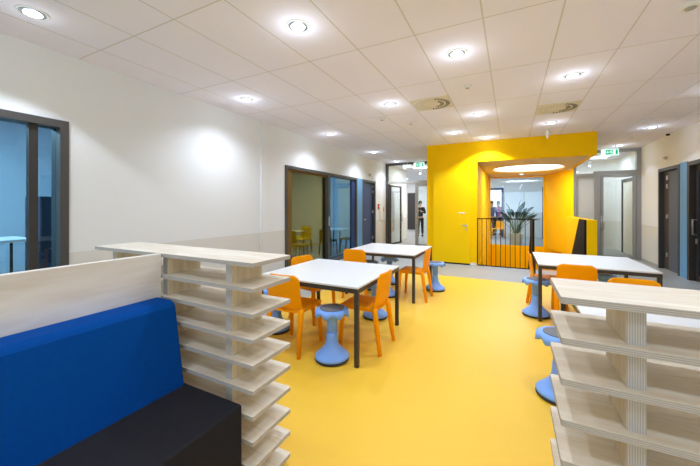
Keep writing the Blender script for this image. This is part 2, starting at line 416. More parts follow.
# closed right leaf
b = MB(); fr_y(b, FY + 0.02, 0.06, -3.12, -2.13, 0.01, 2.32, 0.11, 0.10); dl = b.build('door_leaf', M_steel, d4)
b = MB(); b.box(-3.01, -2.24, FY + 0.045, FY + 0.055, 0.11, 2.22); b.build('door_pane', M_glass, dl)
b = MB(); b.tube([(-3.06, FY + 0.02, 1.22), (-3.06, FY - 0.05, 1.22), (-3.06, FY - 0.05, 0.85), (-3.06, FY + 0.02, 0.85)], 0.013); b.build('door_handle', M_chrome, dl)
b = MB(); b.box(-2.7, -2.42, FY - 0.02, FY + 0.02, 2.24, 2.31, bev=.004); b.build('door_closer', M_frame_d, dl)
# open left leaf (swung into the corridor)
hinge = emp('door_5', loc=(LX + 0.17, FY + 0.10, 0)); hinge.rotation_euler = (0, 0, math.radians(82))
b = MB(); fr_y(b, 0, 0.05, 0.0, 0.95, 0.01, 2.30, 0.055); dl = b.build('door_leaf', M_frame_d, hinge)
b = MB(); b.box(0.055, 0.895, 0.02, 0.03, 0.065, 2.245); b.build('door_pane', M_glass, dl)
b = MB(); b.tube([(0.86, 0, 1.22), (0.86, -0.07, 1.22), (0.86, -0.07, 0.85), (0.86, 0, 0.85)], 0.013); b.build('door_handle', M_chrome, dl)

w6 = emp('window_6')
b = MB()
b.box(1.68, 1.74, FY, FY + 0.12, 0, CEIL); b.box(2.17, 2.31, FY, FY + 0.12, 0, 2.40); b.box(3.12, RX, FY, FY + 0.12, 0, CEIL)
b.box(1.74, 3.12, FY, FY + 0.12, 3.03, CEIL); b.box(1.74, 2.17, FY, FY + 0.12, 2.33, 2.44); b.box(2.17, 3.12, FY, FY + 0.12, 2.40, 2.50)
b.build('window_frame', M_steel2, w6)
b = MB(); b.box(1.74, 2.17, FY + 0.05, FY + 0.06, 0, 2.33); b.build('window_pane', M_frost, w6)
b = MB(); b.box(1.74, 3.12, FY + 0.05, FY + 0.06, 2.50, 3.03); b.build('window_pane', M_glass, w6)
d6 = emp('door_6')
b = MB(); fr_y(b, FY + 0.02, 0.05, 2.32, 3.11, 0.01, 2.39, 0.07); dl = b.build('door_leaf', M_steel2, d6)
b = MB(); b.box(2.39, 3.04, FY + 0.04, FY + 0.05, 0.08, 2.32); b.build('door_pane', M_glass, dl)
b = MB(); b.tube([(2.38, FY + 0.02, 1.20), (2.38, FY - 0.06, 1.20), (2.38, FY - 0.06, 0.84), (2.38, FY + 0.02, 0.84)], 0.015)
b.tube([(2.33, FY + 0.02, 1.20), (2.33, FY - 0.04, 1.20), (2.33, FY - 0.04, 0.84), (2.33, FY + 0.02, 0.84)], 0.012); b.build('door_handle', M_chrome, dl)
b = MB(); b.box(2.6, 2.95, FY - 0.02, FY + 0.02, 2.30, 2.37, bev=.004); b.build('door_closer', M_steel, dl)
# corridor door in right wall beyond
d7 = emp('door_7')
b = MB(); frame_x(b, 3.27, -0.06, 11.95, 13.15, 0, 2.35, 0.10, bottom=False); b.build('door_frame', M_frame, d7)
b = MB(); b.box(3.235, 3.265, 12.05, 13.05, 0.01, 2.25); b.build('door_leaf', M_white_p, d7)

# ------------------------------------------------------------------ yellow stairwell volume
SZ = 2.605
b = MB()
b.box(-2.0, -0.75, 8.5, 13.6, 0, CEIL); b.box(-0.85, -0.74, 8.6, 13.6, -3.1, -0.001)
struct(b.build('wall_stairwell_left', M_yellow))
b = MB(); b.box(-0.749, 1.67, 8.5, 8.62, SZ, CEIL - 0.001); b.box(1.57, 1.67, 8.62, 11.4, SZ, CEIL - 0.001)
struct(b.build('wall_stairwell_header', M_yellow))
# soffit with a round hole for the luminous disc
CX, CY, CR = 0.44, 10.80, 0.93
b = MB(); seg = 64
inner = [(CX + CR * math.cos(2 * PI * i / seg), CY + CR * math.sin(2 * PI * i / seg)) for i in range(seg)]
sx0, sx1, sy0, sy1 = -0.749, 1.569, 8.621, 13.6
def onrect(px, py):
    dx, dy = px - CX, py - CY; t = 1e9
    if dx > 1e-9: t = min(t, (sx1 - CX) / dx)
    if dx < -1e-9: t = min(t, (sx0 - CX) / dx)
    if dy > 1e-9: t = min(t, (sy1 - CY) / dy)
    if dy < -1e-9: t = min(t, (sy0 - CY) / dy)
    return (CX + dx * t, CY + dy * t)
for i in range(seg):
    p, q = inner[i], inner[(i + 1) % seg]
    P, Q = onrect(*p), onrect(*q)
    poly = [p, q, Q]
    # corner insertion
    if abs(P[0] - Q[0]) > 1e-6 and abs(P[1] - Q[1]) > 1e-6:
        cx = P[0] if abs(P[0] - sx0) < 1e-6 or abs(P[0] - sx1) < 1e-6 else Q[0]
        cy = P[1] if abs(P[1] - sy0) < 1e-6 or abs(P[1] - sy1) < 1e-6 else Q[1]
        poly.append((cx, cy))
    poly.append(P)
    b.prism(poly, 'z', SZ + 0.002, SZ + 0.09)
struct(b.build('ceiling_stairwell', M_soffit), 'pale board soffit over the stair opening')
rl = thing('round_ceiling_light', 'large round luminous disc recessed in the soffit over the stairs', 'ceiling light', (CX, CY, SZ + 0.03))
b = MB(); b.lathe([(CR - 0.03, 0.02), (CR - 0.03, 0.03)], 64); b.build('diffuser', M_sky, rl)
b = MB()
prof = [(CR - 0.03, 0.0), (CR - 0.004, 0.0), (CR - 0.004, 0.05), (CR - 0.03, 0.05), (CR - 0.03, 0.0)]
rings = []
for i in range(64):
    a = 2 * PI * i / 64
    rings.append([b.bm.verts.new((r * math.cos(a), r * math.sin(a), z)) for r, z in prof[:4]])
for i in range(64):
    A, B_ = rings[i], rings[(i + 1) % 64]
    for k in range(4): b.bm.faces.new((A[k], A[(k + 1) % 4], B_[(k + 1) % 4], B_[k]))
b.build('rim', M_white_p, rl)
# right inner wall, angled
b = MB()
b.prism([(1.67, 11.40), (1.52, 11.86), (1.11, 13.49), (1.675, 13.49), (1.675, 11.40)], 'z', 0, SZ)
b.prism([(1.489, 8.601), (1.489, 12.45), (1.10, 13.49), (1.80, 13.49), (1.80, 8.601)], 'z', -3.1, -0.001)
struct(b.build('wall_stairwell_right', M_yellow))
b = MB()
b.box(-0.74, 1.80, 13.49, 13.6, -3.1, 0.004); b.box(-0.75, -0.70, 13.49, 13.6, 0.004, SZ); b.box(1.07, 1.675, 13.49, 13.6, 0.004, SZ); b.box(-0.70, 1.07, 13.49, 13.6, 2.57, SZ)
struct(b.build('wall_stairwell_back', M_yellow))
b = MB(); b.box(-0.75, 1.49, 8.5, 8.6, -3.1, -0.25)
struct(b.build('wall_stairwell_front', M_yellow))
b = MB(); b.box(-0.95, 1.9, 8.4, 13.7, -3.25, -3.1); struct(b.build('floor_lower', M_gfloor))
w8 = emp('window_8')
b = MB(); b.box(-0.70, 1.07, 13.545, 13.555, 0, 2.57); b.build('window_pane', glass('hall_glass', (0.80, 0.90, 0.98, 1), 0.04), w8)
# low wall beside the stair
b = MB(); b.box(1.49, 1.67, 8.5, 11.4, 0, 1.185, bev=0.004); struct(b.build('wall_low_parapet', M_yellow))
# yellow door
dy = emp('door_8')
b = MB(); fr_y(b, 8.485, 0.015, -1.85, -0.90, 0.03, 2.39, 0.02, bottom=False); b.build('door_frame', M_yellow, dy)
b = MB(); b.box(-1.83, -0.92, 8.475, 8.50, 0.035, 2.37, bev=0.003); dl = b.build('door_leaf', M_ydoor, dy)
b = MB(); b.tube([(-1.0, 8.475, 1.0), (-1.0, 8.43, 1.0), (-1.11, 8.43, 1.0)], 0.011); b.box(-1.025, -0.975, 8.466, 8.476, 0.97, 1.03, bev=.003); b.build('door_handle', M_chrome, dl)
b = MB(); b.lathe([(0.022, 0), (0.022, 0.008)], 16); o = b.build('door_lock', M_chrome, dl); o.location = (-1.0, 8.475, 0.90); o.rotation_euler = (PI / 2, 0, 0)
b = MB(); b.box(-1.18, -1.03, 8.468, 8.476, 1.30, 1.33); b.build('door_sign', M_white_p, dl)
b = MB(); b.box(-1.83, -0.92, 8.477, 8.50, 0.0, 0.034); b.build('door_gap_shade', M_black, dy)  # black strip painted in for the shade of the gap under the door
b = MB(); b.box(-0.90, -0.76, 8.488, 8.50, 0.0, 0.06); struct(b.build('baseboard_stairwell', M_white_p))

# staircase
st = thing('staircase', 'stair descending between black balustrades beside the low yellow wall', 'staircase', (0, 0, 0))
run, rise, n = 0.22, 0.18, 17
pts = [(8.6, -0.02)]
poly = []
y, z = 8.602, -0.0
poly.append((y, -0.26 - 0.2))
for k in range(n):
    poly.append((y, z - rise * (1 if k else 1))); z -= rise; y += run; poly.append((y, z))
poly2 = [(8.602, -0.40)] + [(8.602, -rise)]
y, z = 8.602, -rise
for k in range(1, n):
    y += run; poly2.append((y, z))
    z -= rise; poly2.append((y, z))
poly2[-1] = (poly2[-1][0], max(z, -3.09))
poly2.append((y, -3.09)); poly2.append((y - 0.35, -3.09))
b = MB(); b.prism(poly2, 'x', 0.505, 1.44); b.build('steps', M_gfloor, st)
sl = rise / run
def balu(x0, x1):
    pb = [(8.52, 0.0), (8.52, 1.185), (9.13, 1.185), (9.13 + 3.085 / 0.95, -1.9), (9.13 + 3.085 / 0.95, -3.0), (8.75, -0.0)]
    return MB().prism(pb, 'x', x0, x1)
balu(0.46, 0.50).build('balustrade', M_black, st)
balu(1.446, 1.487).build('balustrade', M_black, st)

# gate railing
g = thing('stair_railing', 'thin black bar railing guarding the stair opening', 'railing', (0, 0, 0))
b = MB(); b.box(-0.745, 0.45, 8.52, 8.545, 1.165, 1.19); b.build('top_rail', M_black, g)
b = MB(); b.box(-0.745, 0.45, 8.52, 8.545, 0.0, 0.02); b.build('bottom_rail', M_black, g)
for k in range(12):
    x = -0.74 + k * 0.105
    b = MB(); b.tube([(x, 8.532, 0.02), (x, 8.532, 1.166)], 0.0075 if k else 0.011, 8); b.build('bar', M_black, g)

# ------------------------------------------------------------------ tables
def make_table(loc, label):
    t = thing('square_table', label, 'table', loc, 0, 'white square tables')
    b = MB(); b.box(-0.6, 0.6, -0.6, 0.6, 0.722, 0.74, bev=0.003); b.build('tabletop', M_white, t)
    b = MB(); L = 0.598; r = 0.04
    b.box(-L, L, -L, -L + 0.03, 0.68, 0.7215); b.box(-L, L, L - 0.03, L, 0.68, 0.7215)
    b.box(-L, -L + 0.03, -L + 0.03, L - 0.03, 0.68, 0.7215); b.box(L - 0.03, L, -L + 0.03, L - 0.03, 0.68, 0.7215)
    b.build('table_frame', M_tmetal, t)
    for sx in (-1, 1):
        for sy in (-1, 1):
            b = MB(); x0, x1 = sorted((sx * L, sx * (L - r))); y0, y1 = sorted((sy * L, sy * (L - r)))
            b.box(x0, x1, y0, y1, 0.0, 0.6795, bev=0.003, seg=1); b.build('leg', M_tmetal, t)
    return t
T1 = make_table((-1.84, 3.20, 0), 'white square table nearest the tall plywood shelf, blue stool at its corner')
dup(T1, (-1.90, 5.33, 0), 0, 'white square table between the nearer white table and the yellow door')
dup(T1, (0.92, 5.33, 0), 0, 'white square table in front of the stair railing and low yellow wall')
dup(T1, (1.04, 3.14, 0), 0, 'white square table mostly hidden behind the plywood shelf on the right')

# ------------------------------------------------------------------ chairs
def sheet(name, prof, halfw, m, parent, th=0.012, top_round=False, nx=12, curve=0.0):
    """prof: list of (y,z); halfw: list of half widths"""
    bm = bmesh.new(); rows = []
    for k, (y, z) in enumerate(prof):
        row = []
        for i in range(nx + 1):
            u = -1 + 2 * i / nx
            w = halfw[k] if isinstance(halfw, list) else halfw
            dy = curve * (u * u)
            row.append(bm.verts.new((u * w, y + dy, z)))
        rows.append(row)
    for k in range(len(rows) - 1):
        for i in range(nx):
            f = bm.faces.new((rows[k][i], rows[k][i + 1], rows[k + 1][i + 1], rows[k + 1][i])); f.smooth = True
    me = bpy.data.meshes.new(name); bm.to_mesh(me); bm.free(); me.materials.append(m)
    o = bpy.data.objects.new(name, me); COL.objects.link(o); o.parent = parent
    s = o.modifiers.new('Solidify', 'SOLIDIFY'); s.thickness = th; s.offset = 0
    bv = o.modifiers.new('Bevel', 'BEVEL'); bv.width = 0.004; bv.segments = 2
    return o
def make_chair(name, label, m, cat='chair', group=None):
    t = thing(name, label, cat, (0, 0, 0), 0, group)
    # seat: slight waterfall front
    prof = [(0.225, 0.425), (0.215, 0.442), (0.19, 0.452), (0.12, 0.454), (0.0, 0.448), (-0.10, 0.444), (-0.16, 0.446), (-0.185, 0.456)]
    hw = [0.185, 0.195, 0.20, 0.205, 0.205, 0.203, 0.200, 0.198]
    sheet('seat', prof, hw, m, t, 0.016)
    # backrest: tall panel, rounded upper corners
    bp, bw = [], []
    z0, z1 = 0.452, 0.80
    for k in range(15):
        s = k / 14; z = z0 + (z1 - z0) * s
        y = -0.190 - 0.012 * math.sin(min(1, s * 4) * PI / 2) - 0.045 * s
        R = 0.055; w = 0.203 - 0.010 * s
        if z > z1 - R:
            q = (z - (z1 - R)) / R; w = w - R + R * math.sqrt(max(0, 1 - q * q)) + 0.0
            w = max(w, 0.14)
        bp.append((y, z)); bw.append(w)
    sheet('backrest', bp, bw, m, t, 0.014, curve=0.018)
    for sx in (-1, 1):
        b = MB()
        b.tube([(sx * 0.175, 0.165, 0.445), (sx * 0.182, 0.18, 0.40), (sx * 0.195, 0.205, 0.0)], [0.030, 0.026, 0.0185], 10); b.build('leg', m, t)
        b = MB()
        b.tube([(sx * 0.185, -0.170, 0.455), (sx * 0.190, -0.188, 0.40), (sx * 0.202, -0.245, 0.0)], [0.030, 0.028, 0.0195], 10); b.build('leg', m, t)
    b = MB()
    for sx in (-1, 1):
        x0, x1 = sorted((sx * 0.165, sx * 0.195)); b.box(x0, x1, -0.17, 0.17, 0.415, 0.440, bev=0.006)
    b.box(-0.17, 0.17, -0.185, -0.165, 0.41, 0.440, bev=0.005)
    b.build('seat_frame', m, t)
    return t
GC = 'orange chairs around the white tables'
def place(proto, state, x, y, deg, label, group=GC):
    if not state:
        state.append(1); proto.location = (x, y, 0); proto.rotation_euler = (0, 0, math.radians(deg)); proto['label'] = label; proto['group'] = group
        return proto
    return dup(proto, (x, y, 0), math.radians(deg), label, group)
ch = make_chair('orange_chair', '', M_orange); S = []
place(ch, S, -2.045, 2.745, 2, 'orange chair with its back to the tall plywood shelf, at the nearest white table')
place(ch, S, -1.395, 3.12, 90, 'orange chair on the aisle side of the nearest white table, behind the front stool')
place(ch, S, -2.335, 3.53, -102, 'orange chair with only its top showing beyond the nearest white table')
place(ch, S, -2.215, 4.74, 0, 'orange chair seen from behind at the table nearer the yellow door')
place(ch, S, -1.40, 5.07, 90, 'orange chair on the aisle side of the table nearer the yellow door')
place(ch, S, 0.48, 5.37, -88, 'orange chair seen edge-on beside the stool in front of the railing')
place(ch, S, 0.69, 4.72, 0, 'orange chair backing onto the right plywood shelf, in front of the stair table')
place(ch, S, 1.03, 3.62, 180, 'orange chair whose curved top just peeks above the right plywood shelf')

dup(ch, (-0.52, 16.3, 0), math.radians(160), 'orange chair standing in the hall beside the dark blue door frame', 'orange chairs beyond the stairwell window')
# chairs seen in the side room on the left
mc = make_chair('side_room_chair', '', M_must); S2 = []
GM = 'mustard chairs behind the olive glass'
for (x, y, d, l) in [(-5.15, 7.02, -90, 'mustard chair seen through the olive glass, nearest the ochre stile'),
                     (-5.95, 8.35, 180, 'mustard chair seen through the olive glass, middle of three'),
                     (-6.35, 8.9, 180, 'mustard chair seen through the olive glass, closest to the glazing post')]:
    place(mc, S2, x, y, d, l, GM)
bc = make_chair('side_room_chair', '', M_bchair); S3 = []
GB = 'black chairs in the blue side room'
for (x, y, d, l) in [(-5.02, 8.42, 3, 'black chair beside the glazing post in the blue side room'),
                     (-4.70, 9.15, 90, 'black chair nearest the dark blue door inside the side room')]:
    place(bc, S3, x, y, d, l, GB)
def side_table(name, loc, label, sx, sy, group=None):
    t = thing(name, label, 'table', loc, 0, group)
    b = MB(); b.box(-sx, sx, -sy, sy, 0.72, 0.745, bev=.003); b.build('tabletop', M_white, t)
    for a in (-1, 1):
        for c in (-1, 1):
            b = MB(); b.tube([(a * (sx - 0.05), c * (sy - 0.05), 0), (a * (sx - 0.05), c * (sy - 0.05), 0.72)], 0.018, 8); b.build('leg', M_tmetal, t)
    return t
side_table('side_room_table', (-5.15, 9.15, 0), 'white table with black chairs inside the blue side room', 0.42, 0.5)
side_table('side_room_table', (-6.0, 7.5, 0), 'white table seen through the olive tinted glass', 0.5, 0.4)
wb = thing('whiteboard', 'large whiteboard on the rear wall of the blue side room', 'whiteboard', (-8.38, 8.9, 0.95))
b = MB(); b.box(0.0, 0.02, -1.2, 1.2, 0.0, 1.25); b.build('board', mat('board_surface', rgb(170, 196, 222), 0.3, noise=0.02), wb)
b = MB(); frame_x(b, 0.0, 0.035, -1.24, 1.24, -0.04, 1.29, 0.04); b.build('board_frame', M_frame, wb)

# near side room (behind window_1)
cab = thing('dark_cabinet', 'dark blue cabinet seen through the narrow pane of the near window', 'cabinet', (-6.0, 2.20, 0))
b = MB(); b.box(-0.25, 0.25, -0.26, 0.26, 0, 1.62, bev=.01); b.build('body', M_darkroom, cab)
for s_ in (-1, 1):
    b = MB(); x0, x1 = sorted((s_ * 0.006, s_ * 0.255)); b.box(0.252, 0.27, x0, x1, 0.05, 1.57, bev=.004); d_ = b.build('door', M_darkroom, cab)
    b = MB(); b.tube([(0.27, s_ * 0.05, 0.8), (0.29, s_ * 0.05, 0.8), (0.29, s_ * 0.05, 0.95), (0.27, s_ * 0.05, 0.95)], 0.006, 8); b.build('handle', M_chrome, d_)
ct = side_table('side_room_table', (-6.05, 0.78, 0), 'high white counter table behind the near window on the left', 0.35, 1.1); ct.scale = (1, 1, 1.41)
tag(MB().box(-0.01, 0.01, -0.03, 0.03, -0.05, 0.05, bev=.004).build('wall_socket', M_white_p, None, (-5.715, 2.08, 1.02)), 'small white socket plate on the dark blue cabinet', 'socket')

# ------------------------------------------------------------------ wobble stools
def make_stool():
    t = thing('wobble_stool', '', 'stool', (0, 0, 0), 0, 'blue wobble stools')
    b = MB(); b.lathe([(0.145, 0.0), (0.163, 0.006), (0.168, 0.016), (0.166, 0.026)], 40); b.build('rubber_base', M_rubber, t)
    b = MB(); b.lathe([(0.160, 0.0262), (0.166, 0.030), (0.164, 0.046), (0.148, 0.064), (0.116, 0.090), (0.088, 0.117), (0.069, 0.146), (0.059, 0.178), (0.054, 0.215), (0.052, 0.27)], 40); b.build('base', M_bluestool, t)
    b = MB(); b.lathe([(0.046, 0.2702), (0.048, 0.275), (0.050, 0.36), (0.054, 0.42), (0.075, 0.452)], 32); b.build('column', M_bluestool, t)
    def mod(k, a, r, z):
        w = 0.5 + 0.5 * math.cos(8 * a)
        if k in (1, 2): return (r * (1 + 0.07 * w), z - 0.036 * w)
        if k == 3: return (r * (1 + 0.03 * w), z - 0.014 * w)
        return (r, z)
    b = MB(); b.lathe([(0.07, 0.453), (0.150, 0.462), (0.162, 0.464), (0.162, 0.484), (0.150, 0.494), (0.118, 0.494)], 64, mod=mod); b.build('seat', M_bluestool, t)
    b = MB(); b.lathe([(0.116, 0.4945), (0.116, 0.499), (0.105, 0.502), (0.0005, 0.500)], 40); b.build('seat_pad', M_pad, t)
    return t
so = make_stool(); S4 = []
for (x, y, a, l) in [(-1.545, 2.655, 10, 'blue wobble stool fully in view at the near corner of the nearest table'),
                     (-2.50, 2.98, 0, 'blue wobble stool tucked behind the tall plywood shelf tips'),
                     (-1.62, 3.93, 20, 'blue wobble stool half hidden behind the chair on the far side of the nearest table'),
                     (-2.28, 5.25, 5, 'blue wobble stool under the table nearer the yellow door, beside the chair back'),
                     (-2.08, 5.78, 15, 'blue wobble stool on the rear side of the table nearer the yellow door'),
                     (-1.83, 4.96, 0, 'blue wobble stool seen just past the black leg of the nearest table'),
                     (-1.19, 5.68, 12, 'blue wobble stool at the aisle corner of the table nearer the yellow door'),
                     (0.31, 4.97, 0, 'blue wobble stool at the corner of the table before the stair railing'),
                     (0.345, 2.93, 8, 'blue wobble stool partly covered by the right plywood shelf'),
                     (1.20, 5.78, 0, 'blue wobble stool peeking from under the table in front of the low yellow wall')]:
    if not S4:
        S4.append(1); so.location = (x, y, 0); so.rotation_euler = (0, 0, math.radians(a)); so['label'] = l
    else: dup(so, (x, y, 0), math.radians(a), l)

# ------------------------------------------------------------------ plywood shelf units
def make_shelf(loc, label):
    t = thing('plywood_shelf_unit', label, 'shelf', loc, 0, 'open plywood shelf units')
    LEN, DEP, TH, ST = 1.49, 0.30, 0.021, 0.1265
    NL = 10
    def board(z):
        b = MB(); r = 0.007; seg = 3
        pts = []
        for (cx, cy, a0) in ((LEN - r, DEP - r, 0), (r, DEP - r, 90), (r, r, 180), (LEN - r, r, 270)):
            for k in range(seg + 1):
                a = math.radians(a0 + 90 * k / seg); pts.append((cx + r * math.cos(a), cy + r * math.sin(a)))
        lo = [b.bm.verts.new((x, y, -TH)) for x, y in pts]; hi = [b.bm.verts.new((x, y, 0)) for x, y in pts]
        b.bm.faces.new(lo[::-1]); b.bm.faces.new(hi)
        for i in range(len(pts)):
            f = b.bm.faces.new((lo[i], lo[(i + 1) % len(pts)], hi[(i + 1) % len(pts)], hi[i])); f.material_index = 1
        o = b.build('shelf', [M_ply, M_edge_z], t, (0, 0, z)); return o
    first = board(1.20)
    for k in range(1, NL):
        c = first.copy(); COL.objects.link(c); c.parent = t; c.location = (0, 0, 1.20 - ST * k)
    ups = loc_ups[label]
    for k in range(NL):
        top = 1.20 - TH - ST * k - 0.0004; bot = max(0.0, 1.20 - ST * (k + 1) + 0.0004)
        for x in ups:
            b = MB(); b.box(0, 0.045, 0.03, 0.255, bot - top, 0)
            for f in b.bm.faces:
                if abs(f.normal.y) > 0.5: f.material_index = 1
            o = b.build('upright', [M_ply_up, M_edge_x], t, (x, 0, top))
    return t
L1 = 'tall open plywood shelf unit joining the end of the blue bench'
L2 = 'open plywood shelf unit at the right edge, stool and table behind it'
loc_ups = {L1: (0.18, 0.735, 1.27), L2: (0.165, 0.70, 1.27)}
make_shelf((-2.62, 1.17, 0), L1)
make_shelf((0.14, 1.17, 0), L2)

# ------------------------------------------------------------------ bench sofa
sf = thing('bench_sofa', 'blue backed bench with charcoal seat against a plywood panel', 'sofa', (0, 0, 0))
SY0, SY1 = -1.3, 1.162
b = MB(); b.box(-1.885, -1.845, SY0, SY1, 0, 1.20, bev=0.002)
b.build('plywood_panel', M_ply_panel, sf)
b = MB(); b.prism([(-1.843, 0.46), (-1.595, 0.46), (-1.60, 0.50), (-1.675, 0.925), (-1.69, 0.945), (-1.71, 0.952), (-1.843, 0.952)], 'y', SY0 + 0.02, SY1 - 0.022)
o = b.build('backrest', M_blue, sf)
bv = o.modifiers.new('Bevel', 'BEVEL'); bv.width = 0.012; bv.segments = 3; bv.limit_method = 'ANGLE'
b = MB(); b.box(-1.80, -1.185, SY0 + 0.02, SY1 - 0.006, 0.0, 0.50, bev=0.012, seg=3)
b.build('seat', M_char, sf)

# ------------------------------------------------------------------ ceiling fixtures
def make_light():
    t = thing('downlight', '', 'ceiling light', (0, 0, CEIL), 0, 'round recessed downlights')
    b = MB(); b.lathe([(0.108, 0.0), (0.106, -0.006), (0.092, -0.008), (0.088, -0.004)], 36); b.build('trim_ring', M_white_p, t)
    b = MB(); b.lathe([(0.086, -0.0085), (0.082, -0.0105), (0.055, -0.0095)], 36); b.build('reflector', M_refl, t)
    b = MB(); b.lathe([(0.062, -0.0106), (0.058, -0.015), (0.030, -0.018), (0.001, -0.019)], 28); b.build('lens', M_lens, t)
    return t
def spot(x, y, e, size=112, blend=0.75, z=CEIL - 0.03, col=(0.82, 0.91, 1.06), rad=0.06):
    l = bpy.data.lights.new('downlight_beam', 'SPOT'); l.energy = e; l.spot_size = math.radians(size); l.spot_blend = blend
    l.color = col; l.shadow_soft_size = rad
    o = bpy.data.objects.new('downlight_beam', l); COL.objects.link(o); o.location = (x, y, z)
def point(x, y, e):
    l = bpy.data.lights.new('downlight_fill', 'POINT'); l.energy = e; l.shadow_soft_size = 0.05; l.color = (0.80, 0.92, 1.06)  # extra point light added below each downlight to brighten the ceiling
    o = bpy.data.objects.new('downlight_fill', l); COL.objects.link(o); o.location = (x, y, CEIL - 0.14)
def area(x, y, z, sx, sy, e, col=(1, 1, 1), rot=(0, 0, 0), spread=180):
    l = bpy.data.lights.new('lamp_and_fill', 'AREA'); l.shape = 'RECTANGLE'; l.size = sx; l.size_y = sy; l.energy = e; l.color = col
    l.spread = math.radians(spread)
    o = bpy.data.objects.new('lamp_and_fill', l); COL.objects.link(o); o.location = (x, y, z); o.rotation_euler = rot
dl0 = make_light()
LT = [(-3.58, 1.16, 'downlight at the upper left corner above the near window'),
      (-3.58, 3.57, 'downlight near the left wall above the plain wall stretch'),
      (-3.62, 6.12, 'downlight near the left wall above the olive glass'),
      (-3.64, 8.75, 'downlight near the left wall before the light blue panel'),
      (-3.67, 10.95, 'downlight nearest the left glazed partition'),
      (-1.71, 2.33, 'largest downlight above the nearest white table'),
      (-1.71, 4.77, 'downlight beside the small detectors, left of the round vent'),
      (-0.51, 3.51, 'downlight in the middle of the ceiling nearest the smoke detector'),
      (-0.51, 5.99, 'downlight between the two round ceiling vents'),
      (-1.11, 7.25, 'small downlight above the yellow door, left of the wall glow'),
      (-0.51, 8.11, 'downlight right against the yellow header making a glow on it'),
      (0.69, 4.75, 'downlight right of centre in front of the right round vent'),
      (0.71, 7.24, 'downlight beyond the right round vent close to the header'),
      (2.59, 8.58, 'downlight near the right wall above the dark doors'),
      (2.59, 10.75, 'downlight in front of the right glazed partition')]
for i, (x, y, l) in enumerate(LT):
    if i == 0: dl0.location = (x, y, CEIL); dl0['label'] = l
    else: dup(dl0, (x, y, CEIL), 0, l)
E_S, E_A = 61, 17
ALL = [(x, y) for x, y, _ in LT] + [(-1.71, -0.1), (-0.51, 1.1), (0.69, 2.3), (2.59, 1.2), (2.59, 3.6), (2.59, 6.1), (-3.58, -1.3), (0.69, -0.1), (2.59, -1.3), (-1.71, -2.5), (0.69, -2.5)]
for x, y in ALL:
    point(x, y, 1.4 if y > 1.5 else 0.5)
    if y < 1.5 and x > -3: spot(x, y, E_S * 0.5, 140, 0.9, rad=0.03)
    elif y < 1.5: spot(x, y, E_S * 0.85, 108, 0.25)
    elif x > 2: spot(x, y, E_S * 0.26, 105, 0.25)
    elif x < -3: spot(x, y, E_S * 1.3, 140, 0.8)
    elif abs(y - 8.11) < .02: spot(x, y, E_S * 3.0, 124, 0.35)
    else: spot(x, y, E_S, 140, 0.9)
# small fixtures
def disc_thing(name, x, y, r, h, label, cat, m=M_white_p, group=None):
    t = thing(name, label, cat, (x, y, CEIL), 0, group)
    b = MB(); b.lathe([(r, 0.0), (r, -h * 0.5), (r * 0.8, -h * 0.8)], 24); b.build('base', m, t)
    b = MB(); b.lathe([(r * 0.55, -h * 0.8), (r * 0.5, -h), (r * 0.2, -h * 1.1)], 20); b.build('sensor_head', M_steel, t)
    return t
GS = 'small round ceiling detectors'
disc_thing('smoke_detector', -0.52, 4.53, 0.05, 0.035, 'small white detector between the middle downlight and left vent', 'detector', group=GS)
disc_thing('smoke_detector', -2.12, 5.49, 0.055, 0.035, 'small white detector just left of the round vent', 'detector', group=GS)
disc_thing('smoke_detector', -1.73, 6.04, 0.055, 0.03, 'small white detector behind the left round vent', 'detector', group=GS)
disc_thing('smoke_detector', 1.30, 3.53, 0.07, 0.03, 'small white detector at the upper right of the ceiling', 'detector', group=GS)
disc_thing('smoke_detector', 2.56, 9.62, 0.045, 0.035, 'small white detector near the right exit sign', 'detector', group=GS)
# hanging cylinder
t = thing('hanging_sensor', 'small white tapered cylinder hanging in front of the yellow header', 'sensor', (0.70, 7.91, CEIL))
b = MB(); b.lathe([(0.035, 0.0), (0.035, -0.02), (0.012, -0.025)], 18); b.build('ceiling_mount', M_white_p, t)
b = MB(); b.lathe([(0.012, -0.0255), (0.030, -0.05), (0.032, -0.13), (0.018, -0.17), (0.004, -0.18)], 18); b.build('body', M_white_p, t)
# security camera
t = thing('security_camera', 'tiny dark ball camera where the ceiling meets the right wall', 'camera', (RX - 0.10, 9.46, CEIL + 0.002))
b = MB(); b.lathe([(0.05, 0.0), (0.05, -0.015), (0.04, -0.02)], 20); b.build('base', M_white_p, t)
b = MB(); b.lathe([(0.035, -0.0205), (0.036, -0.035), (0.028, -0.055), (0.004, -0.062)], 20); b.build('dome', M_black, t)
# wall sensors
for (x, y, z, s_, l) in [(RX, 9.81, 2.60, -1, 'tiny wall sensor above the dark door on the right wall'), (LX, 9.80, 2.55, 1, 'tiny wall sensor above the dark blue door on the left wall')]:
    b = MB(); x0, x1 = sorted((0, s_ * 0.05)); b.box(x0, x1, -0.02, 0.02, -0.035, 0.035, bev=0.01)
    b.box(*sorted((s_ * 0.05, s_ * 0.075)), -0.008, 0.008, -0.01, 0.01)
    tag(b.build('wall_sensor', M_steel, None, (x, y, z)), l, 'sensor')
# small round lamp under soffit
tag(MB().lathe([(0.07, 0.0), (0.066, -0.02), (0.03, -0.03)], 24).build('soffit_spotlight', M_exitw, None, (0.34, 12.43, SZ)), 'small bright round lamp behind the luminous disc', 'ceiling light')

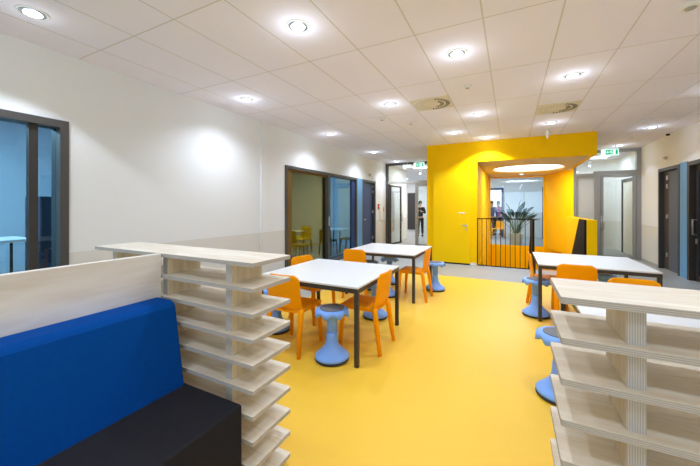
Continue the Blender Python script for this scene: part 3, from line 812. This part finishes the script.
def make_vent(x, y, label):
    t = thing('round_vent', label, 'vent', (x, y, CEIL), 0, 'round ceiling vents')
    b = MB(); b.box(-0.295, 0.295, -0.295, 0.295, -0.006, 0.0); b.build('plate', M_vent, t)
    b = MB(); b.lathe([(0.285, -0.0062), (0.283, -0.012), (0.27, -0.013)], 56); b.build('disc', M_vent, t)
    b1, b2 = MB(), MB()
    for ring, (r0, r1) in enumerate(((0.215, 0.275), (0.13, 0.19))):
        n_ = 36 if ring == 0 else 24
        for i in range(n_):
            a = 2 * PI * (i + 0.5) / n_; da = 2 * PI / n_ * 0.27
            q = [(r0 * math.cos(a - da), r0 * math.sin(a - da)), (r1 * math.cos(a - da), r1 * math.sin(a - da)), (r1 * math.cos(a + da), r1 * math.sin(a + da)), (r0 * math.cos(a + da), r0 * math.sin(a + da))]
            vis = math.cos(a - math.radians(15)) > (0.0 if ring == 0 else 0.45)  # slots on one half coloured as shade, the rest kept pale
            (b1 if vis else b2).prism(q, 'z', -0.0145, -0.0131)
    b1.build('slots', M_slot, t); b2.build('pale_slots', M_slot2, t)
    return t
make_vent(-1.112, 5.05, 'round slotted vent on the left, beyond the middle downlights')
make_vent(0.688, 6.21, 'round slotted vent on the right, close to the yellow header')

# exit signs
def exit_sign(x, y, z, label):
    t = thing('exit_sign', label, 'sign', (x, y, z), 0, 'green exit signs')
    b = MB(); b.box(-0.19, 0.19, -0.03, 0.03, 0, 0.17, bev=0.004); b.build('housing', M_exitw, t)
    b = MB(); b.box(-0.10, 0.17, -0.034, -0.0301, 0.02, 0.15); f = b.build('sign_face', M_green, t)
    b = MB(); Y0, Y1 = -0.037, -0.0341
    b.box(0.06, 0.12, Y0, Y1, 0.03, 0.14)                                   # doorway
    b.prism([(-0.085, 0.085), (-0.05, 0.12), (-0.05, 0.095), (-0.02, 0.095), (-0.02, 0.075), (-0.05, 0.075), (-0.05, 0.05)], 'y', Y0, Y1)  # arrow
    # running man
    cx, cz = 0.022, 0.125
    b.prism([(cx + 0.010 * math.cos(k * PI / 6), cz + 0.010 * math.sin(k * PI / 6)) for k in range(12)], 'y', Y0, Y1)
    b.prism([(0.005, 0.105), (0.03, 0.112), (0.036, 0.08), (0.018, 0.074)], 'y', Y0, Y1)
    b.prism([(0.018, 0.078), (0.036, 0.08), (0.05, 0.06), (0.04, 0.035), (0.033, 0.038), (0.038, 0.058)], 'y', Y0, Y1)
    b.prism([(0.018, 0.078), (0.030, 0.076), (0.012, 0.055), (-0.008, 0.05), (-0.008, 0.058), (0.008, 0.062)], 'y', Y0, Y1)
    b.prism([(0.005, 0.105), (0.0, 0.085), (-0.010, 0.088), (-0.004, 0.110)], 'y', Y0, Y1)
    b.build('pictogram', M_exitw, f)
    b = MB(); b.tube([(-0.12, 0, 0.17), (-0.12, 0, CEIL - z)], 0.006, 8); b.build('hanger', M_white_p, t)
    b = MB(); b.tube([(0.12, 0, 0.17), (0.12, 0, CEIL - z)], 0.006, 8); b.build('hanger', M_white_p, t)
exit_sign(-2.92, 11.2, 2.88, 'green running man exit sign before the left glazed partition')
exit_sign(2.46, 11.1, 2.90, 'green running man exit sign before the right glazed partition')
t = thing('emergency_light', 'blank white emergency light box beside the left exit sign', 'light', (-3.36, 11.24, 2.88))
b = MB(); b.box(-0.16, 0.16, -0.03, 0.03, 0, 0.13, bev=.006); b.build('housing', M_white_p, t)
b = MB(); b.box(-0.14, 0.14, -0.034, -0.0301, 0.015, 0.115); b.build('diffuser', M_exitw, t)
b = MB(); b.tube([(0, 0, 0.13), (0, 0, CEIL - 2.88)], 0.008, 8); b.build('hanger', M_white_p, t)

# fire alarm button and notice sheet on left wall
t = thing('fire_alarm_button', 'small red fire alarm box on the left wall past the blue door', 'alarm', (LX - 0.002, 10.66, 1.48))
b = MB(); b.box(0, 0.03, -0.06, 0.06, -0.09, 0.09, bev=.006); b.build('housing', M_red, t)
b = MB(); b.box(0.0301, 0.036, -0.03, 0.03, -0.03, 0.03, bev=.002); b.build('button', M_white_p, t)
t = thing('wall_panel_box', 'pale flush hose cabinet on the left wall beside the red alarm', 'cabinet', (LX, 11.0, 0))
b = MB(); b.box(0, 0.012, -0.24, 0.24, 0.98, 1.60, bev=.003); b.build('body', M_white_p, t)
b = MB(); b.box(0.0121, 0.018, -0.20, 0.20, 1.02, 1.56, bev=.002); d_ = b.build('door', M_white_p, t)
b = MB(); b.box(0.0181, 0.022, 0.10, 0.16, 1.28, 1.46); b.build('red_sticker', M_red, d_)

# ------------------------------------------------------------------ plant behind the stairwell window
pl = thing('potted_plant', 'large potted plant with dark paddle leaves behind the stairwell window', 'plant', (0.19, 13.98, 0))
b = MB(); b.lathe([(0.19, 0.0), (0.20, 0.01), (0.245, 0.42), (0.25, 0.44), (0.235, 0.44), (0.225, 0.40)], 32); b.build('pot', M_pot, pl)
b = MB(); b.lathe([(0.224, 0.395), (0.20, 0.405), (0.001, 0.41)], 24); b.build('soil', M_soil, pl)
rnd = random.Random(11)
for k in range(30):
    a = rnd.uniform(0, 2 * PI); lean = rnd.uniform(0.12, 0.62); hgt = rnd.uniform(0.45, 0.92) * (1.12 - 0.35 * lean)
    if k < 5: a = rnd.choice([0.0, PI]) + rnd.uniform(-0.5, 0.5); lean = rnd.uniform(0.5, 0.72); hgt = rnd.uniform(0.45, 0.7)
    r0 = rnd.uniform(0.02, 0.09)
    ca, sa = math.cos(a), math.sin(a)
    P0 = Vector((r0 * ca, r0 * sa, 0.39)); P1 = Vector(((r0 + lean * 0.25) * ca, (r0 + lean * 0.25) * sa, 0.41 + hgt * 0.55)); P2 = Vector(((r0 + lean * 0.62) * ca, (r0 + lean * 0.62) * sa, 0.41 + hgt))
    b = MB(); b.tube([P0, P1, P2], [0.012, 0.009, 0.006], 6); b.build('stem', M_stem, pl)
    d = (P2 - P1).normalized(); side = d.cross(Vector((0, 0, 1)))
    side = side.normalized() if side.length > 0.05 else Vector((1, 0, 0))
    tw = rnd.uniform(-0.9, 0.9); nn = side.cross(d); side = side * math.cos(tw) + nn * math.sin(tw); nn = side.cross(d)
    Ln, Wd = rnd.uniform(0.34, 0.46), rnd.uniform(0.065, 0.09)
    bm = bmesh.new(); rows = []
    for j in range(11):
        s = j / 10; w = Wd * (math.sin(PI * min(1, s * 0.94 + 0.05)) ** 0.8)
        c = P2 + d * (Ln * s) - Vector((0, 0, 1)) * (0.10 * s * s) * lean * 1.5 + Vector((ca, sa, 0)) * 0.06 * s * s
        rows.append([bm.verts.new(c - side * w + nn * w * 0.25), bm.verts.new(c), bm.verts.new(c + side * w + nn * w * 0.25)])
    for j in range(10):
        for i in range(2):
            f = bm.faces.new((rows[j][i], rows[j][i + 1], rows[j + 1][i + 1], rows[j + 1][i])); f.smooth = True
    me = bpy.data.meshes.new('leaf'); bm.to_mesh(me); bm.free(); me.materials.append(M_leaf)
    o = bpy.data.objects.new('leaf', me); COL.objects.link(o); o.parent = pl
    sm = o.modifiers.new('Solidify', 'SOLIDIFY'); sm.thickness = 0.003

# hall doorway frame etc.
b = MB(); fr_y(b, 16.97, 0.18, -1.42, -0.30, 0, 2.38, 0.09, bottom=False); struct(b.build('door_9', M_ddoor))
b = MB(); fr_y(b, 16.97, 0.18, 1.30, 1.60, 0, 2.38, 0.06, bottom=False); b.box(1.36, 1.54, 17.02, 17.06, 0, 2.32); struct(b.build('door_10', M_ddoor))
b = MB(); b.box(-5.95, -5.45, 19.94, 20.0, 0, 2.35); struct(b.build('door_dark_opening', M_frame_d))  # shade of an open doorway, put in as a flat dark panel
b = MB(); b.box(-4.7, -3.9, 19.94, 20.0, 0, 2.35); struct(b.build('door_12', M_ddoor2))

# ------------------------------------------------------------------ people
def skin_mesh(name, verts, edges, radii, m, parent, sub=2, root=0):
    me = bpy.data.meshes.new(name); me.from_pydata([Vector(v) for v in verts], edges, []); me.update(); me.materials.append(m)
    o = bpy.data.objects.new(name, me); COL.objects.link(o); o.parent = parent
    md = o.modifiers.new('Skin', 'SKIN'); md.use_smooth_shade = True
    if not me.skin_vertices: me.attributes.new('skin', 'FLOAT', 'POINT')
    lay = me.skin_vertices[0].data if me.skin_vertices else None
    for i, r in enumerate(radii):
        rr = r if isinstance(r, tuple) else (r, r)
        if lay: lay[i].radius = rr; lay[i].use_root = (i == root)
    s = o.modifiers.new('Subdivision', 'SUBSURF'); s.levels = sub; s.render_levels = sub
    return o
M_skin = mat('skin', rgb(196, 148, 122), 0.6, noise=0.05)
def person(loc, rot, label, top, trousers, hair, phone=True):
    p = thing('person', label, 'person', loc, rot)
    # faces local -y ; height ~1.72
    V, E, R = [], [], []
    def v(x, y, z, r, par=None):
        V.append((x, y, z)); R.append(r)
        if par is not None: E.append((par, len(V) - 1))
        return len(V) - 1
    pel = v(0, 0, 0.95, (0.125, 0.10)); wa = v(0, 0, 1.10, (0.11, 0.085), pel); chs = v(0, 0.01, 1.30, (0.135, 0.10), wa); nk = v(0, 0.015, 1.46, 0.055, chs); hd0 = v(0, 0.0, 1.54, 0.052, nk)
    hd1 = v(0, -0.005, 1.60, (0.075, 0.09), hd0); hd2 = v(0, 0.0, 1.68, (0.068, 0.085), hd1)
    arms = []
    for s_ in (-1, 1):
        sh = v(s_ * 0.17, 0.01, 1.41, 0.052, chs); el = v(s_ * 0.235, 0.02, 1.14, 0.040, sh)
        if phone: wr = v(s_ * 0.11, -0.22, 1.22, 0.027, el); hand = v(s_ * 0.065, -0.27, 1.25, 0.028, wr); dirn = Vector((-s_ * 0.4, -0.5, 0.6))
        else: wr = v(s_ * 0.25, -0.06, 0.90, 0.027, el); hand = v(s_ * 0.25, -0.09, 0.83, 0.030, wr); dirn = Vector((0, -0.3, -1))
        dirn.normalize(); hp = Vector(V[hand])
        for f_ in range(4):
            off = Vector((0, (f_ - 1.5) * 0.018, 0)) if not phone else Vector((0.0, (f_ - 1.5) * 0.012, (f_ - 1.5) * 0.014))
            a = hp + off + dirn * 0.035; k = v(a.x, a.y, a.z, 0.0085, hand); a2 = a + dirn * (0.03 + 0.006 * (f_ in (1, 2))) + Vector((-s_ * 0.006, 0, 0)); k2 = v(a2.x, a2.y, a2.z, 0.007, k)
        tp = hp + Vector((-s_ * 0.02, -0.03, -0.005)); th = v(tp.x, tp.y, tp.z, 0.009, hand)
        hip = v(s_ * 0.085, 0.0, 0.86, 0.085, pel); fy = -0.10 if s_ < 0 else 0.10
        kn = v(s_ * 0.095, fy * 0.45 - 0.02, 0.50, 0.058, hip); an = v(s_ * 0.10, fy + 0.02, 0.09, 0.038, kn); to = v(s_ * 0.11, fy - 0.12, 0.035, 0.035, an)
    skin_mesh('body', V, E, R, M_skin, p)
    # jacket
    V, E, R = [], [], []
    pel = v(0, 0, 0.93, (0.150, 0.118)); wa = v(0, 0, 1.10, (0.135, 0.105), pel); chs = v(0, 0.01, 1.30, (0.16, 0.12), wa); nk = v(0, 0.015, 1.43, 0.072, chs)
    for s_ in (-1, 1):
        sh = v(s_ * 0.17, 0.01, 1.41, 0.066, chs); el = v(s_ * 0.235, 0.02, 1.14, 0.054, sh)
        if phone: v(s_ * 0.12, -0.20, 1.21, 0.040, el)
        else: v(s_ * 0.25, -0.05, 0.92, 0.040, el)
    skin_mesh('jacket', V, E, R, top, p)
    V, E, R = [], [], []
    pel = v(0, 0, 0.93, (0.135, 0.108))
    for s_ in (-1, 1):
        hip = v(s_ * 0.085, 0.0, 0.85, 0.097, pel); fy = -0.10 if s_ < 0 else 0.10
        kn = v(s_ * 0.095, fy * 0.45 - 0.02, 0.50, 0.073, hip); an = v(s_ * 0.10, fy + 0.02, 0.10, 0.055, kn)
    skin_mesh('trousers', V, E, R, trousers, p)
    for s_ in (-1, 1):
        fy = -0.10 if s_ < 0 else 0.10
        b = MB(); b.box(s_ * 0.105 - 0.048, s_ * 0.105 + 0.048, fy - 0.17, fy + 0.075, 0.0, 0.085, bev=0.03, seg=3); b.build('shoe', M_black, p)
    b = MB(); b.lathe([(0.02, 0.112), (0.06, 0.10), (0.085, 0.06), (0.093, 0.0), (0.088, -0.05), (0.07, -0.09)][::-1], 20); o = b.build('hair', hair, p, (0, 0.022, 1.665)); o.scale = (0.92, 1.0, 1)
    face = o
    b = MB(); b.tube([(0, -0.088, 1.635), (0, -0.108, 1.60), (0, -0.092, 1.592)], [0.007, 0.013, 0.009], 8); b.build('nose', M_skin, p)
    for s_ in (-1, 1):
        b = MB(); b.lathe([(0.002, -0.009), (0.009, -0.004), (0.009, 0.004), (0.002, 0.009)], 10); b.build('eye', M_black, p, (s_ * 0.030, -0.085, 1.635))
        b = MB(); b.lathe([(0.006, -0.028), (0.014, 0), (0.006, 0.028)], 10); b.build('ear', M_skin, p, (s_ * 0.078, 0.01, 1.62))
    b = MB(); b.box(-0.024, 0.024, -0.093, -0.082, 1.567, 1.575, bev=.003); b.build('mouth', mat('lip', rgb(160, 90, 84), .5), p)
    return p
M_hair = mat('dark_hair', rgb(44, 32, 26), 0.7, noise=0.2)
M_dcloth = mat('black_cloth', rgb(30, 34, 44), 0.85, noise=0.1)
M_dcloth2 = mat('dark_trousers', rgb(24, 26, 34), 0.85, noise=0.1)
person((-4.0, 15.6, 0), math.radians(10), 'person in dark clothes standing in the corridor behind the left glass doors', M_dcloth, M_dcloth2, M_hair)
t = thing('mobile_phone', 'dark phone held by the person in the corridor', 'phone', (-4.0, 15.6, 0), math.radians(10))
b = MB(); b.box(-0.036, 0.036, -0.302, -0.292, 1.22, 1.36, bev=.004); b.build('phone_body', M_black, t)
person((-0.86, 17.75, 0), math.radians(15), 'person in blue top seen in the hall doorway behind the stairwell window', mat('blue_top', rgb(44, 74, 132), .8, noise=.1), M_dcloth2, M_hair, False)
person((-0.58, 18.35, 0), math.radians(-20), 'person in pink top at the hall doorway beside the plant', mat('pink_top', rgb(196, 92, 132), .8, noise=.1), M_dcloth2, M_hair, False)

# ------------------------------------------------------------------ lighting
WH = (1.0, 0.96, 0.91)
COOL = (0.75, 0.87, 1.0)
area(-0.5, YB - 0.2, 1.85, 6.0, 1.8, 90, (0.82, 0.91, 1.0), (PI / 2, 0, 0))  # daylight fill added at the unseen rear window
def cpanel(x, y, sx, sy, e, label, col=(0.95, 0.98, 1.0), s=5.0):
    t = thing('panel_fill_light', label, 'ceiling light', (x, y, CEIL))  # panel fixtures put in to light the corridors, hall and side rooms
    b = MB(); b.box(-sx / 2 - .02, sx / 2 + .02, -sy / 2 - .02, sy / 2 + .02, -0.02, 0); b.build('frame', M_white_p, t)
    b = MB(); b.box(-sx / 2, sx / 2, -sy / 2, sy / 2, -0.024, -0.0201); b.build('diffuser', emis('panel_' + str(len(bpy.data.materials)), (*col, 1), s), t)
    area(x, y, CEIL - 0.03, sx, sy, e, col)
cpanel(-3.3, 12.9, 0.6, 0.6, 28, 'added square ceiling light just behind the left glass doors')
cpanel(-5.6, 17.3, 0.6, 1.2, 90, 'added long ceiling light far along the corridor')
cpanel(-2.6, 15.4, 0.6, 0.6, 40, 'added square ceiling light behind the stairwell block')
cpanel(2.5, 12.9, 0.6, 0.6, 16, 'added square ceiling light behind the right glass door', COOL)
cpanel(0.2, 14.3, 1.2, 0.6, 55, 'long ceiling light above the potted plant', COOL)
cpanel(-0.8, 18.6, 1.2, 0.6, 70, 'ceiling light over the two people in the hall')
cpanel(-6.4, 8.2, 0.6, 1.2, 130, 'added ceiling light inside the blue side room', COOL, 4)
cpanel(-6.4, 0.6, 0.6, 1.2, 230, 'added ceiling light inside the room behind the near window', COOL, 4)
cpanel(4.8, 7.5, 0.6, 1.2, 60, 'added ceiling light inside the room on the right', COOL, 4)
area(CX, CY, SZ + 0.045, 1.28, 1.28, 32, (0.94, 0.97, 1.0))

w = bpy.data.worlds.new('world'); sc.world = w; w.use_nodes = True
w.node_tree.nodes['Background'].inputs[0].default_value = (0.75, 0.85, 1, 1); w.node_tree.nodes['Background'].inputs[1].default_value = 0.3

# ------------------------------------------------------------------ camera
cd = bpy.data.cameras.new('camera'); cam = bpy.data.objects.new('camera', cd); COL.objects.link(cam)
cam.location = (0, 0, 1.48); cam.rotation_euler = (PI / 2, 0, math.radians(26.93))
cd.sensor_width = 36; cd.lens = 315.9 / 700 * 36
cd.shift_y = -(233 - 206.5) / 700
cd.clip_start = 0.05
sc.camera = cam

sc.view_settings.view_transform = 'Standard'; sc.view_settings.look = 'None'; sc.view_settings.gamma = 1
sc.view_settings.exposure = 0.40; sc.view_settings.use_curve_mapping = False
sc.cycles.use_denoising = True
sc.cycles.max_bounces = 8; sc.cycles.diffuse_bounces = 5; sc.cycles.transparent_max_bounces = 16
sc.cycles.sample_clamp_indirect = 6
